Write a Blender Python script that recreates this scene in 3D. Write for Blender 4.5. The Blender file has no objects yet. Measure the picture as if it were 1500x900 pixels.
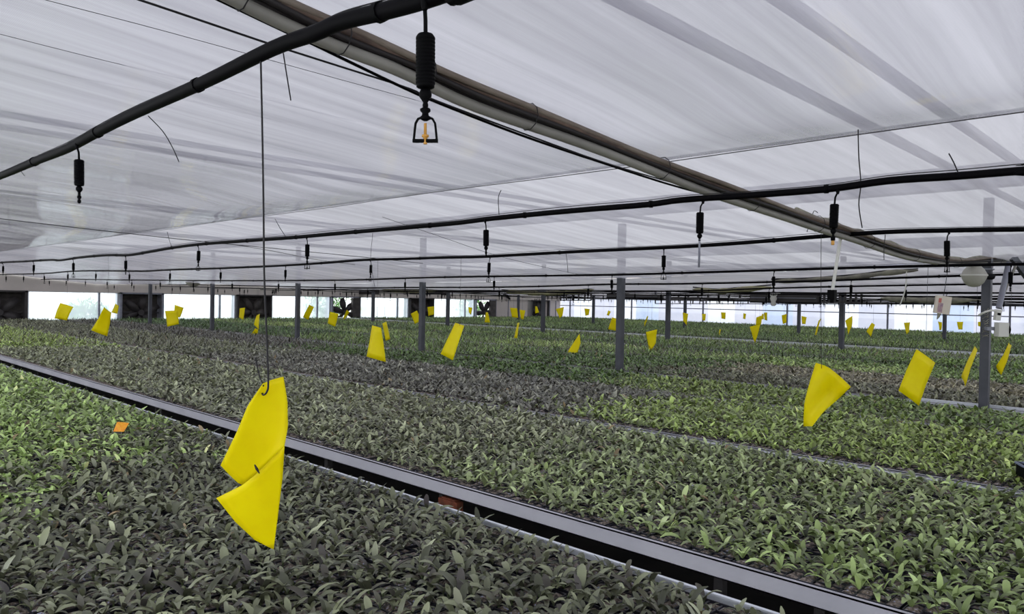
import bpy, bmesh, math, random
import numpy as np
from mathutils import Vector, Matrix
random.seed(7); rng = np.random.default_rng(11)
PI = math.pi
S = bpy.context.scene

# ------------------------------------------------------------------ camera
F_PX, CX, CY = 1083.0, 750.0, 450.0
EYE = Vector((0.0, 0.0, 1.75)); RIM = 0.85           # bench rim height
PITCH, ROLL = 0.01016, 0.019
F0 = Vector((0.716, 0.698, 0)).normalized()          # world X = across the benches, Y = along them
RT = Vector((F0.y, -F0.x, 0)); ZU = Vector((0, 0, 1))
FW = F0*math.cos(PITCH) - ZU*math.sin(PITCH)
UP = F0*math.sin(PITCH) + ZU*math.cos(PITCH)
CAMX = RT*math.cos(ROLL) + UP*math.sin(ROLL)
CAMY = -RT*math.sin(ROLL) + UP*math.cos(ROLL)
cam_d = bpy.data.cameras.new('camera'); cam = bpy.data.objects.new('camera', cam_d)
S.collection.objects.link(cam)
M3 = Matrix((CAMX, CAMY, -FW)).transposed()
cam.matrix_world = Matrix.Translation(EYE) @ M3.to_4x4()
cam_d.sensor_width = 36; cam_d.lens = F_PX*36/1500; cam_d.clip_start = .05; cam_d.clip_end = 400
S.camera = cam

# ------------------------------------------------------------------ sky, exposure
w = bpy.data.worlds.new('sky'); S.world = w; w.use_nodes = True
bg = w.node_tree.nodes['Background']
bg.inputs[0].default_value = (0.93, 0.96, 1.0, 1); bg.inputs[1].default_value = 1.0
S.view_settings.view_transform = 'Standard'; S.view_settings.look = 'None'
S.view_settings.exposure = 1.45; S.view_settings.gamma = 1
S.cycles.max_bounces = 10; S.cycles.diffuse_bounces = 5; S.cycles.transmission_bounces = 6
S.cycles.transparent_max_bounces = 12; S.cycles.use_denoising = True
S.cycles.caustics_reflective = False; S.cycles.caustics_refractive = False

def ray(px, py): return FW + CAMX*((px-CX)/F_PX) + CAMY*((CY-py)/F_PX)
def on_x(px, py, x): r = ray(px, py); return EYE + r*(x/r.x)
def on_y(px, py, y): r = ray(px, py); return EYE + r*(y/r.y)
def on_z(px, py, z): r = ray(px, py); return EYE + r*((z-EYE.z)/r.z)
def at_d(px, py, d): return EYE + ray(px, py)*d
def proj(p):
    q = Vector(p) - EYE; t = q.dot(FW)
    return CX + F_PX*q.dot(CAMX)/t, CY - F_PX*q.dot(CAMY)/t, t

# ------------------------------------------------------------------ materials
def mat(name, col, rough=.6, metal=0, spec=.4, noise=None, bump=0, nscale=20, transm=0):
    m = bpy.data.materials.new(name); m.use_nodes = True
    nt = m.node_tree; b = nt.nodes['Principled BSDF']
    b.inputs['Base Color'].default_value = (*col, 1); b.inputs['Roughness'].default_value = rough
    b.inputs['Metallic'].default_value = metal; b.inputs['Specular IOR Level'].default_value = spec
    if noise is not None or bump:
        tc = nt.nodes.new('ShaderNodeTexCoord'); n = nt.nodes.new('ShaderNodeTexNoise')
        n.inputs['Scale'].default_value = nscale; n.inputs['Detail'].default_value = 5
        nt.links.new(tc.outputs['Object'], n.inputs['Vector'])
        if noise is not None:
            r = nt.nodes.new('ShaderNodeValToRGB')
            r.color_ramp.elements[0].position = .35; r.color_ramp.elements[1].position = .68
            r.color_ramp.elements[0].color = (*noise, 1); r.color_ramp.elements[1].color = (*col, 1)
            nt.links.new(n.outputs['Fac'], r.inputs[0]); nt.links.new(r.outputs[0], b.inputs['Base Color'])
        if bump:
            bp = nt.nodes.new('ShaderNodeBump'); bp.inputs['Strength'].default_value = bump
            bp.inputs['Distance'].default_value = .01
            nt.links.new(n.outputs['Fac'], bp.inputs['Height']); nt.links.new(bp.outputs[0], b.inputs['Normal'])
    return m

def film(name, c0, c1, see, axis_scale=(1, 1, 1), gloss=.06, rough=.2, weave=0, tint=(1, 1, 1), bump=.2):
    """translucent woven sheet: diffuse transmission, some clear holes, slight gloss; density varies with the gathers"""
    m = bpy.data.materials.new(name); m.use_nodes = True
    nt = m.node_tree; N = nt.nodes; L = nt.links
    N.remove(N['Principled BSDF']); out = N['Material Output']
    tc = N.new('ShaderNodeTexCoord'); mp = N.new('ShaderNodeMapping')
    mp.inputs['Scale'].default_value = axis_scale; L.new(tc.outputs['Object'], mp.inputs[0])
    n = N.new('ShaderNodeTexNoise'); n.inputs['Scale'].default_value = 1; n.inputs['Detail'].default_value = 6
    n.inputs['Roughness'].default_value = .6; n.inputs['Distortion'].default_value = .25
    L.new(mp.outputs[0], n.inputs['Vector'])
    r = N.new('ShaderNodeValToRGB'); r.color_ramp.elements[0].position = .33; r.color_ramp.elements[1].position = .66
    r.color_ramp.elements[0].color = (*c0, 1); r.color_ramp.elements[1].color = (*c1, 1)
    L.new(n.outputs['Fac'], r.inputs[0])
    tr = N.new('ShaderNodeBsdfTranslucent'); df = N.new('ShaderNodeBsdfDiffuse')
    L.new(r.outputs[0], tr.inputs[0]); L.new(r.outputs[0], df.inputs[0])
    mx = N.new('ShaderNodeMixShader'); mx.inputs[0].default_value = .22
    L.new(tr.outputs[0], mx.inputs[1]); L.new(df.outputs[0], mx.inputs[2])
    tp = N.new('ShaderNodeBsdfTransparent'); tp.inputs[0].default_value = (*tint, 1)
    m2 = N.new('ShaderNodeMixShader'); m2.inputs[0].default_value = see
    L.new(mx.outputs[0], m2.inputs[1]); L.new(tp.outputs[0], m2.inputs[2])
    if weave:
        wv = N.new('ShaderNodeTexWave'); wv.bands_direction = 'X'; wv.inputs['Scale'].default_value = weave
        wv.inputs['Distortion'].default_value = 1.5; wv.inputs['Detail'].default_value = 2
        L.new(tc.outputs['Object'], wv.inputs['Vector'])
        mm = N.new('ShaderNodeMapRange'); mm.inputs[3].default_value = see*.45; mm.inputs[4].default_value = see*1.5
        L.new(wv.outputs['Fac'], mm.inputs[0]); L.new(mm.outputs[0], m2.inputs[0])
    gl = N.new('ShaderNodeBsdfGlossy'); gl.inputs['Roughness'].default_value = rough
    bp = N.new('ShaderNodeBump'); bp.inputs['Strength'].default_value = bump; bp.inputs['Distance'].default_value = .02
    L.new(n.outputs['Fac'], bp.inputs['Height']); L.new(bp.outputs[0], gl.inputs['Normal'])
    fr = N.new('ShaderNodeFresnel'); fr.inputs[0].default_value = 1.42
    ml = N.new('ShaderNodeMath'); ml.operation = 'MULTIPLY'; ml.inputs[1].default_value = gloss*10
    L.new(fr.outputs[0], ml.inputs[0])
    m3 = N.new('ShaderNodeMixShader'); L.new(ml.outputs[0], m3.inputs[0])
    L.new(m2.outputs[0], m3.inputs[1]); L.new(gl.outputs[0], m3.inputs[2]); L.new(m3.outputs[0], out.inputs[0])
    return m

def leaf_mat():
    m = bpy.data.materials.new('leaf'); m.use_nodes = True
    nt = m.node_tree; N = nt.nodes; L = nt.links; b = N['Principled BSDF']; out = N['Material Output']
    at = N.new('ShaderNodeAttribute'); at.attribute_name = 'col'
    L.new(at.outputs['Color'], b.inputs['Base Color'])
    b.inputs['Roughness'].default_value = .36; b.inputs['Specular IOR Level'].default_value = .55
    tr = N.new('ShaderNodeBsdfTranslucent'); L.new(at.outputs['Color'], tr.inputs[0])
    mx = N.new('ShaderNodeMixShader'); mx.inputs[0].default_value = .18
    L.new(b.outputs[0], mx.inputs[1]); L.new(tr.outputs[0], mx.inputs[2]); L.new(mx.outputs[0], out.inputs[0])
    return m

M = dict(
    leaf=leaf_mat(),
    screen_near=film('shade screen near', (.165, .160, .188), (.262, .256, .288), .085, (.30, 7.5, 1), .105, .07, 60, bump=.3),
    screen_mid=film('shade screen middle', (.190, .184, .208), (.275, .268, .295), .095, (.5, 7, 1), .05, .18, 60),
    screen_far=film('shade screen far', (.19, .184, .205), (.27, .262, .285), .08, (.6, 3, 1), .04, .25),
    window_film=film('clear window film', (.66, .78, .84), (.85, .90, .93), .40, (.6, .6, .6), .03, .1, tint=(.93, .98, 1)),
    wall_film=film('white wall film', (.36, .38, .48), (.50, .49, .57), .11, (.25, .5, .8), .03, .2, tint=(.9, .93, 1)),
    wall_film_blue=film('bluish wall film', (.31, .38, .53), (.44, .49, .62), .11, (.25, .7, .8), .03, .2, tint=(.78, .87, 1)),
    wall_film_bright=film('thin wall film', (.52, .56, .66), (.66, .67, .72), .15, (.5, .5, .5), .03, .2),
    side_film=film('clear side fill film', (.9, .93, 1), (.96, .97, 1), .72, (.5, .5, .5), .03, .2),
    black=mat('black plastic', (.001, .001, .0015), .6, spec=.07),
    pipe=mat('black polythene pipe', (.0010, .0008, .0016), .6, spec=.06, noise=(.002, .0016, .0026), nscale=8),
    wire=mat('dark wire', (.005, .004, .006), .6, .0),
    amber=mat('amber nozzle', (.55, .27, .05), .4),
    alu=mat('aluminium rail', (.56, .55, .60), .45, .25, noise=(.48, .475, .53), nscale=3),
    alu_white=mat('pale rail edge', (.75, .78, .84), .4, .2),
    post=mat('painted steel post', (.085, .087, .105), .5, .2, noise=(.055, .058, .072), nscale=6),
    steel=mat('galvanised steel', (.26, .27, .31), .5, .5, noise=(.2, .2, .25), nscale=12),
    yellow=mat('yellow sticky card', (.98, .88, .002), .45, spec=.25, noise=(.96, .84, .002), nscale=30),
    soil=mat('moss and bark substrate', (.26, .21, .17), .9, noise=(.05, .04, .035), nscale=90, bump=.6),
    tray=mat('black tray plastic', (.018, .018, .026), .45),
    tray_blue=mat('grey blue pot film', (.22, .25, .36), .4),
    floor=mat('dark earth floor', (.035, .03, .028), .9, noise=(.02, .018, .018), nscale=3),
    ground=mat('pale gravel ground', (.62, .62, .60), .9, noise=(.5, .52, .47), nscale=.6),
    beige=mat('beige painted fascia', (.60, .55, .52), .7, noise=(.50, .46, .43), nscale=1.2),
    wallp=mat('beige wall panel', (.66, .60, .57), .7, noise=(.58, .53, .50), nscale=.8),
    dark=mat('dark fan housing', (.05, .045, .045), .6, noise=(.03, .026, .028), nscale=4),
    louvre=mat('grimy louvre slat', (.085, .075, .07), .55, .2, noise=(.045, .04, .038), nscale=6),
    teal=mat('teal motor paint', (.03, .16, .15), .5),
    bundle_a=mat('grey conduit', (.25, .24, .215), .5, noise=(.19, .18, .165), nscale=5),
    bundle_b=mat('rusty steel bar', (.13, .085, .065), .7, .0, noise=(.06, .04, .035), nscale=14, bump=.3),
    bundle_d=mat('brown grey conduit', (.20, .165, .135), .6, noise=(.13, .10, .08), nscale=9),
    bundle_c=mat('dark hose', (.010, .007, .008), .6),
    rag=mat('gathered screen cloth', (.30, .29, .22), .9, noise=(.16, .15, .13), nscale=9, bump=.8),
    olive=mat('algae stained screen cloth', (.34, .33, .17), .9, noise=(.22, .20, .14), nscale=5, bump=.8),
    white=mat('off white plastic', (.62, .61, .57), .5),
    card=mat('cream card', (.60, .54, .46), .7, noise=(.55, .49, .42), nscale=12),
    ink=mat('smudged purple print', (.20, .12, .22), .7, noise=(.45, .32, .30), nscale=40),
    inkred=mat('faded red print', (.45, .13, .11), .7),
    orange=mat('orange paper', (.75, .22, .01), .6, noise=(.8, .42, .02), nscale=60),
    brick=mat('terracotta', (.22, .055, .025), .8, noise=(.10, .03, .015), nscale=30),
    tag=mat('orange leaf tag', (.85, .45, .02), .6, noise=(.85, .25, .02), nscale=120),
    bark=mat('bark', (.10, .08, .06), .9),
    cream=mat('lamp shade', (.40, .385, .34), .55, noise=(.34, .33, .29), nscale=10),
)

def make_translucent(m, f):
    nt = m.node_tree; b = nt.nodes['Principled BSDF']; out = nt.nodes['Material Output']
    tr = nt.nodes.new('ShaderNodeBsdfTranslucent'); mx = nt.nodes.new('ShaderNodeMixShader'); mx.inputs[0].default_value = f
    if b.inputs['Base Color'].links: nt.links.new(b.inputs['Base Color'].links[0].from_socket, tr.inputs[0])
    nt.links.new(b.outputs[0], mx.inputs[1]); nt.links.new(tr.outputs[0], mx.inputs[2]); nt.links.new(mx.outputs[0], out.inputs[0])
make_translucent(M['yellow'], .4)
def lilac_bits(m):
    nt = m.node_tree; r = [n for n in nt.nodes if n.type == 'VALTORGB'][0]
    e = r.color_ramp.elements.new(.70); e.color = (.42, .47, .68, 1)
    r.color_ramp.elements[1].position = .58
lilac_bits(M['soil'])
# ------------------------------------------------------------------ mesh helpers
class MB:
    def __init__(s): s.v = []; s.f = []; s.sm = []
    def add(s, vs, fs, sm=False):
        o = len(s.v); s.v += [tuple(p) for p in vs]; s.f += [tuple(i+o for i in f) for f in fs]; s.sm += [sm]*len(fs)
    def box(s, a, b):
        x0, y0, z0 = a; x1, y1, z1 = b
        s.add([(x0,y0,z0),(x1,y0,z0),(x1,y1,z0),(x0,y1,z0),(x0,y0,z1),(x1,y0,z1),(x1,y1,z1),(x0,y1,z1)],
              [(3,2,1,0),(4,5,6,7),(0,1,5,4),(1,2,6,5),(2,3,7,6),(3,0,4,7)]); return s
    def bar(s, p, q, wx, wz, up=ZU):
        p, q = Vector(p), Vector(q); d = (q-p).normalized()
        a = d.cross(up)
        if a.length < 1e-4: a = d.cross(Vector((1, 0, 0)))
        a.normalize(); b = a.cross(d)
        vs = [e + a*(i*wx/2) + b*(j*wz/2) for e in (p, q) for i, j in ((-1,-1),(1,-1),(1,1),(-1,1))]
        s.add(vs, [(3,2,1,0),(4,5,6,7),(0,1,5,4),(1,2,6,5),(2,3,7,6),(3,0,4,7)]); return s
    def tube(s, pts, r, n=8, cap=True):
        pts = [Vector(p) for p in pts]; k = len(pts); rs = r if isinstance(r, (list, tuple)) else [r]*k
        ref = None; vs = []
        for i, p in enumerate(pts):
            d = (pts[min(i+1, k-1)] - pts[max(i-1, 0)])
            d = d.normalized() if d.length > 1e-9 else ZU
            if ref is None: ref = d.cross(ZU) if abs(d.z) < .9 else d.cross(Vector((1, 0, 0)))
            a = (ref - d*ref.dot(d)).normalized(); ref = a; b = d.cross(a)
            for j in range(n):
                t = 2*PI*j/n; vs.append(p + (a*math.cos(t) + b*math.sin(t))*rs[i])
        fs = [(i*n+j, i*n+(j+1)%n, (i+1)*n+(j+1)%n, (i+1)*n+j) for i in range(k-1) for j in range(n)]
        s.add(vs, fs, True)
        if cap: s.add([vs[j] for j in range(n)], [tuple(range(n-1, -1, -1))]); s.add(vs[-n:], [tuple(range(n))])
        return s
    def lathe(s, prof, c=(0, 0, 0), n=12):
        s.tube([(c[0], c[1], c[2]+z) for z, r in prof], [max(r, 1e-5) for z, r in prof], n, True); return s
    def mesh(s, name, m):
        me = bpy.data.meshes.new(name); me.from_pydata(s.v, [], s.f)
        me.polygons.foreach_set('use_smooth', s.sm); me.materials.append(m); me.update(); return me
    def build(s, name, m, parent=None, loc=None):
        return put(name, s.mesh(name, m), parent, loc)

def put(name, me, parent=None, loc=None):
    o = bpy.data.objects.new(name, me); S.collection.objects.link(o)
    if parent is not None: o.parent = parent
    if loc is not None: o.location = loc
    return o
def tag(o, label=None, cat=None, group=None, kind=None):
    if label: o['label'] = label
    if cat: o['category'] = cat
    if group: o['group'] = group
    if kind: o['kind'] = kind
    return o
def thing(name, loc, label, cat, group=None, rz=0):
    o = bpy.data.objects.new(name, None); S.collection.objects.link(o); o.location = loc
    o.rotation_euler.z = rz; o.empty_display_size = .05
    return tag(o, label, cat, group)
def dup(o, parent=None):
    c = o.copy(); S.collection.objects.link(c); c.parent = parent
    for ch in list(o.children): dup(ch, c)
    return c
def loc_mb(mb, origin):
    o = Vector(origin); mb.v = [tuple(Vector(p)-o) for p in mb.v]; return mb
def interp(P, n):
    """smooth polyline through P with n points per span (Catmull-Rom)"""
    P = [Vector(p) for p in P]; out = []
    for i in range(len(P)-1):
        a = P[max(i-1, 0)]; b = P[i]; c = P[i+1]; d = P[min(i+2, len(P)-1)]
        for k in range(n):
            t = k/n
            out.append(.5*((2*b)+(c-a)*t+(2*a-5*b+4*c-d)*t*t+(3*b-a-3*c+d)*t*t*t))
    out.append(P[-1]); return out

YE, XR, XN, YB = 26.5, 31.0, -1.5, -4.0    # end wall, right wall, near wall, back wall

# ================================================================== STRUCTURE
tag(MB().box((XN-.2, YB-.2, -.1), (XR+.2, YE+.2, 0)).build('floor', M['floor']), kind='structure')
g = MB(); g.add([(-80,-80,-.12),(120,-80,-.12),(120,120,-.12),(-80,120,-.12)], [(0,1,2,3)])
tag(g.build('ground', M['ground']), kind='structure')

# shade screens (the ceiling), heights above the eye measured along the bays
def hash_fold(x, y, k):  # small sags and gathers
    return (math.sin(y*2.1+math.sin(x*.9+k)*1.2)*.5 + math.sin(y*5.3+x*.35+k*2)*.28 + math.sin(y*11.7+x*.6+k)*.14)
def sheet(name, x0, x1, nx, y0, y1, ny, zf, m):
    xs = np.linspace(x0, x1, nx+1); ys = np.linspace(y0, y1, ny+1); mb = MB()
    vs = [(x, y, EYE.z+zf(x, y)) for x in xs for y in ys]
    mb.add(vs, [(i*(ny+1)+j+1, (i+1)*(ny+1)+j+1, (i+1)*(ny+1)+j, i*(ny+1)+j) for i in range(nx) for j in range(ny)], True)
    return tag(mb.build(name, m), kind='structure')
def valley(y): return .24 + .22*math.exp(-max(y-1.6, 0)/3.2) if y > 1.6 else .46
def zA(x, y):
    s = (3.2-x)
    base = .715 + .075*s
    sag = -.028*math.exp(-((x-2.75)/.35)**2)*(1+.6*math.sin(y*1.3+.6))
    return base + sag*(1 if x < 3.15 else 0) + .012*hash_fold(x, y, 0)*min(s*1.2, 1) + .02*math.sin(x*2.0+y*.4)*min(s, 1)*.5
def zB(x, y):
    t = (x-3.22)/(7.78-3.22)
    return .735*(1-t) + valley(y)*t + .02*math.sin(t*PI) + .012*hash_fold(x, y, 3)*math.sin(t*PI) - (.05*math.sin(t*PI)*max(0, min(1, (y-8)/6)))
def zC(a, b, za, zb, rise, k):
    return lambda x, y: za(y)+(zb(y)-za(y))*(x-a)/(b-a) + rise*math.sin((x-a)/(b-a)*PI) + .01*hash_fold(x, y, k)
sheet('ceiling', XN, 3.2, 90, YB, YE-.05, 260, zA, M['screen_near'])
sheet('ceiling', 3.22, 7.78, 50, YB, YE-.05, 220, zB, M['screen_mid'])
v2 = lambda y: .25; v3 = lambda y: .20; v4 = lambda y: .16
sheet('ceiling', 7.82, 15.3, 40, YB, YE-.05, 160, zC(7.82, 15.3, valley, v2, .10, 5), M['screen_far'])
sheet('ceiling', 15.32, 22.8, 40, YB, YE-.05, 120, zC(15.32, 22.8, v2, v3, .09, 6), M['screen_far'])
sheet('ceiling', 22.82, XR, 40, YB, YE-.05, 120, zC(22.82, XR, v3, v4, .07, 7), M['screen_far'])

# roof frame above the screen: paired tie beams over each row of posts, struts between
UK = [1.6+4.03*k for k in range(-2, 7)]
n_tr = 0
for k, u in enumerate(UK):
    for du, wd in ((-.50, .055), (-.10, .065)):
        tag(MB().bar((XN, u+du, EYE.z+1.02), (XR, u+du, EYE.z+1.02), wd, .03).build('trim_%d' % (n_tr+1), M['steel']), kind='structure'); n_tr += 1
for x in (7.8, 15.3, 22.8):
    tag(MB().box((x-.1, YB, EYE.z+1.1), (x+.1, YE, EYE.z+1.3)).build('trim_%d' % (n_tr+1), M['steel']), kind='structure'); n_tr += 1

# end wall seen at the left: windows and exhaust fans side by side
def at_end(px): return on_y(px, 440, YE).x
FAN = [(4.45+4.02*k) for k in range(-1, 7)]; FW_ = 1.40
ZT = EYE.z + .0; ZF0, ZF1 = EYE.z-.01, EYE.z+.50
wl = tag(bpy.data.objects.new('wall_left', None), kind='structure'); S.collection.objects.link(wl)
MB().box((XN, YE, 0), (XR+.2, YE+.12, .62)).build('lower_wall', M['wallp'], wl)
mb = MB().box((XN, YE-.02, ZF0), (XR+.1, YE+.12, ZF1)); mb.box((XN, YE-.06, ZF0-.02), (XR, YE, ZF0+.05)); mb.box((XN, YE+.02, ZF1), (XR+.2, YE+.1, EYE.z+1.4))
mb.build('fascia', M['beige'], wl)
mb = MB().box((25.95, YE, .62), (28.35, YE+.1, ZF0)).box((29.75, YE, .62), (XR, YE+.1, ZF0)); mb.build('wall_panel', M['wallp'], wl)
mb = MB()
for x in (26.9, 27.6, 30.1, 30.6): mb.box((x-.02, YE-.03, .62), (x+.02, YE, ZF0))
mb.build('panel_joint', M['steel'], wl)
wn = 0
for k in range(len(FAN)-2):
    x0 = FAN[k]+FW_; x1 = FAN[k+1]
    wn += 1
    we = tag(bpy.data.objects.new('window_%d' % wn, None), kind='structure'); S.collection.objects.link(we)
    we.location = ((x0+x1)/2, YE+.05, .62); hw = (x1-x0)/2; h = ZF0-.62
    fr = MB().box((-hw, -.05, 0), (-hw+.05, .05, h)).box((hw-.05, -.05, 0), (hw, .05, h)).box((-hw, -.05, 0), (hw, .05, .05)).box((-hw, -.05, h-.03), (hw, .05, h))
    fr.build('window_frame', M['alu_white'], we)
    mx = hw*.55
    MB().box((mx-.025, -.05, .05), (mx+.025, .05, h-.03)).build('mullion', M['steel'], we)
    for a, b in ((-hw+.05, mx-.025), (mx+.025, hw-.05)):
        p = MB(); p.add([(a,0,.05),(b,0,.05),(b,0,h-.03),(a,0,h-.03)], [(0,1,2,3)]); p.build('pane', M['window_film'], we)

# wall seen at the right: film panels between slim posts, with a horizontal rail
wr = tag(bpy.data.objects.new('wall_right', None), kind='structure'); S.collection.objects.link(wr)
MB().box((XR, YB, 0), (XR+.12, YE, .45)).build('lower_wall', M['wallp'], wr)
MB().box((XR-.03, YB, EYE.z+.13), (XR+.1, YE, EYE.z+1.4)).build('fascia', M['wallp'], wr)
y = YB; i = 0; pm = ['wall_film', 'wall_film_bright', 'wall_film', 'wall_film_blue', 'wall_film', 'wall_film_bright', 'wall_film', 'wall_film', 'wall_film_blue', 'wall_film_bright']
while y < YE-.1:
    y1 = min(y+1.343, YE); p = MB()
    p.add([(XR+.02, y, .45), (XR+.02, y1, .45), (XR+.02, y1, EYE.z+.14), (XR+.02, y, EYE.z+.14)], [(3,2,1,0)])
    p.build('film_panel', M[pm[i % 10]], wr); y = y1; i += 1
for u in UK:
    MB().box((XR-.06, u-.03, 0), (XR-.0, u+.03, EYE.z+.5)).build('wall_post', M['steel'], wr)
MB().tube([(XR-.03, YB, EYE.z-.27), (XR-.03, YE, EYE.z-.27)], .022, 6).build('rail', M['steel'], wr)
MB().box((XR-.05, YB, EYE.z+.10), (XR+.02, YE, EYE.z+.16)).build('eave_rail', M['steel'], wr)
# walls behind and beside the camera, unseen, set close and clearer for fill light
for nm, vs in (('wall_back', [(XN,YB,0),(XR,YB,0),(XR,YB,EYE.z+1.4),(XN,YB,EYE.z+1.4)]), ('wall_near', [(XN,YB,0),(XN,YE,0),(XN,YE,EYE.z+1.4),(XN,YB,EYE.z+1.4)])):
    p = MB(); p.add(vs, [(0,1,2,3)]); tag(p.build(nm, M['side_film']), kind='structure')

# ================================================================== POSTS
ordn = ['first', 'second', 'third', 'fourth', 'fifth', 'sixth', 'seventh', 'eighth', 'ninth', 'tenth', 'eleventh', 'twelfth', 'thirteenth', 'fourteenth', 'fifteenth', 'sixteenth']
def post(x, y, wd, label, group):
    t = thing('support_post', (x, y, 0), label, 'post', group)
    MB().box((-wd/2, -wd/2, .02), (wd/2, wd/2, EYE.z+1.0)).build('shaft', M['post'], t)
    MB().box((-.09, -.09, 0), (.09, .09, .02)).build('base_plate', M['steel'], t)
    b = MB()
    zb = EYE.z+.30
    b.box((-wd/2-.012, -wd/2-.012, zb), (wd/2+.012, wd/2+.012, zb+.012)).box((-wd/2-.012, -wd/2-.012, zb+.05), (wd/2+.012, wd/2+.012, zb+.062))
    b.build('clamp', M['steel'], t)
    return t
front = ['thick grey steel post at the right edge carrying a white box and lamp', 'tall grey post right of the picture centre, between two rows of yellow cards',
         'grey post left of the picture centre, standing in dark green seedlings', 'slim grey post beside the window just left of the centre',
         'slim grey post in front of the second window from the left', 'thin grey post in front of the second louvred fan from the left', 'farthest thin post of the nearest row, by the end wall']
for i, u in enumerate([1.6+4.05*k for k in range(6)]):
    post(7.8, u, .072 if i == 0 else .078, front[i], 'posts of the nearest row')
for i, u in enumerate([5.65, 9.72, 13.75, 17.8, 21.85]):
    post(15.35, u, .09, 'slim grey post in the second row of posts, %s from the right' % ordn[i], 'posts of the second row')
for i, u in enumerate([1.6, 5.65, 9.7, 13.75, 17.8, 21.85]):
    post(22.8, u, .085, 'very slim distant post, %s from the right in the third row of posts' % ordn[i], 'posts of the third row')

# ================================================================== BENCHES
BEN = [(0.0, 2.09), (2.36, 4.31), (4.38, 6.30), (6.36, 7.72), (7.92, 10.35), (10.5, 12.95), (13.1, 15.2), (15.4, 16.45), (16.95, 19.3), (19.4, 21.8), (21.9, 24.3), (24.45, 26.8), (26.95, 30.4)]
blab = ['nearest growing bench, its thin pale rim beside the dark gap', 'second growing bench, with the broad silver rail across the picture', 'third growing bench, thin pale rim between dusty and bright green seedlings']
BU0, BU1 = -2.5, 26.0
def bench(i, a, b):
    t = thing('growing_bench', (a, 0, 0), blab[i] if i < 3 else 'growing bench %s back from the camera, full of seedlings' % ordn[i], 'bench', 'growing benches')
    wd = b-a
    hf = .062 if i == 1 else .045
    fr = MB().box((0, BU0, RIM-hf), (.006, BU1, RIM)).box((0, BU0, RIM-.004), (.022, BU1, RIM)).box((0, BU0, RIM-hf), (.03, BU1, RIM-hf+.004))
    fr.build('front_rail', M['alu'], t)
    fb = MB().box((wd-.006, BU0, RIM-.05), (wd, BU1, RIM)).box((wd-.014, BU0, RIM-.004), (wd, BU1, RIM+.002))
    if i == 7: fb.box((wd-.012, BU0, RIM), (wd+.012, BU1, RIM+.055))
    if i == 4:
        MB().box((-.004, BU0, RIM-.01), (.024, 2.15, RIM+.016)).build('edge_profile', M['alu_white'], t)
    fb.build('back_rail', M['alu_white'] , t)
    MB().box((.02, BU0, RIM-.052), (wd-.02, BU1, RIM-.032)).build('bench_deck', M['tray'], t)
    if i < 4:
        for yy in np.arange(BU0+1, BU1, 3.0):
            for xx in (.45, wd-.45):
                MB().box((xx-.02, yy-.02, 0), (xx+.02, yy+.02, RIM-.052)).build('leg', M['dark'], t)
            MB().box((.4, yy-.02, RIM-.1), (wd-.4, yy+.02, RIM-.052)).build('crossbar', M['dark'], t)
    else:
        mb = MB()
        for yy in np.arange(BU0+1, BU1, 4.0):
            for xx in (.25, wd-.25): mb.box((xx-.02, yy-.02, 0), (xx+.02, yy+.02, RIM-.052))
        mb.build('legs', M['steel'], t)
        t.children[-1]['kind'] = 'stuff'
    if i >= 3:
        MB().box((.03, BU0, RIM-.032), (wd-.03, BU1, RIM-.008)).build('substrate', M['soil'], t)
    return t
benches = [bench(i, a, b) for i, (a, b) in enumerate(BEN)]

# trays: grid of cells with moss plugs; two copies-sharing meshes
CELL = .045; TU, TV = 12, 6
def tray_meshes(seed):
    r = random.Random(seed); mb = MB()
    W, H = TV*CELL, TU*CELL; z0, z1 = -.031, .0
    mb.box((0, 0, z0), (W, H, z0+.006))
    for i in range(TV+1): mb.box((i*CELL-.003 if i else 0, 0, z0), (i*CELL+.003 if i < TV else W, H, z1-.004*(0 < i < TV)))
    for j in range(TU+1): mb.box((0, j*CELL-.003 if j else 0, z0), (W, j*CELL+.003 if j < TU else H, z1-.004*(0 < j < TU)))
    pl = MB()
    for i in range(TV):
        for j in range(TU):
            cx, cy = (i+.5)*CELL, (j+.5)*CELL; h = r.uniform(-.008, .004); s = CELL*.46
            pl.add([(cx-s, cy-s, h-.008), (cx+s, cy-s, h-.008), (cx+s, cy+s, h-.008), (cx-s, cy+s, h-.008), (cx+r.uniform(-.008, .008), cy+r.uniform(-.008, .008), h+.003)],
                   [(0, 1, 4), (1, 2, 4), (2, 3, 4), (3, 0, 4)], True)
    return mb.mesh('seedling_tray', M['tray']), pl.mesh('plug_moss', M['soil'])
TM = [tray_meshes(s) for s in range(3)]
first_tray = None; nt_ = 0
for bi in (0, 1, 2):
    a, b = BEN[bi]; off = .035
    ncol = int((b-a-.06)/(TV*CELL+.006))
    for c in range(ncol):
        ylim = 8.2 if bi == 0 else (7.0 if c < 3 else 4.0)
        if bi == 2 and c > 1: ylim = 1.5
        y = -.2 if bi == 0 else -.4
        ky = 0
        while y < ylim:
            x = a+off+c*((b-a-.07)/ncol)
            vis = False
            for cx_, cy_ in ((x, y), (x+.27, y), (x, y+.54), (x+.27, y+.54)):
                p = proj((cx_, cy_, RIM))
                if p[2] > .3 and -120 < p[0] < 1620 and p[1] < 1010: vis = True
            if vis and nt_ < 296:
                k = (nt_*7+bi) % 3
                t = put('seedling_tray', TM[k][0], None, (x, y, RIM-.001))
                where = ['on the nearest bench, under dusty seedlings', 'on the second bench, behind the silver rail', 'on the third bench, behind the thin pale rim'][bi]
                tag(t, 'black moss plug tray, %s, %s row back, %s from the right' % (['nearest bench', 'second bench', 'third bench'][bi], ordn[c], ordn[min(ky, 15)]), 'tray', 'seedling trays ' + where.split(',')[0])
                put('plug_moss', TM[k][1], t); nt_ += 1; ky += 1
            y += TU*CELL+.008
print('trays', nt_)
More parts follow.
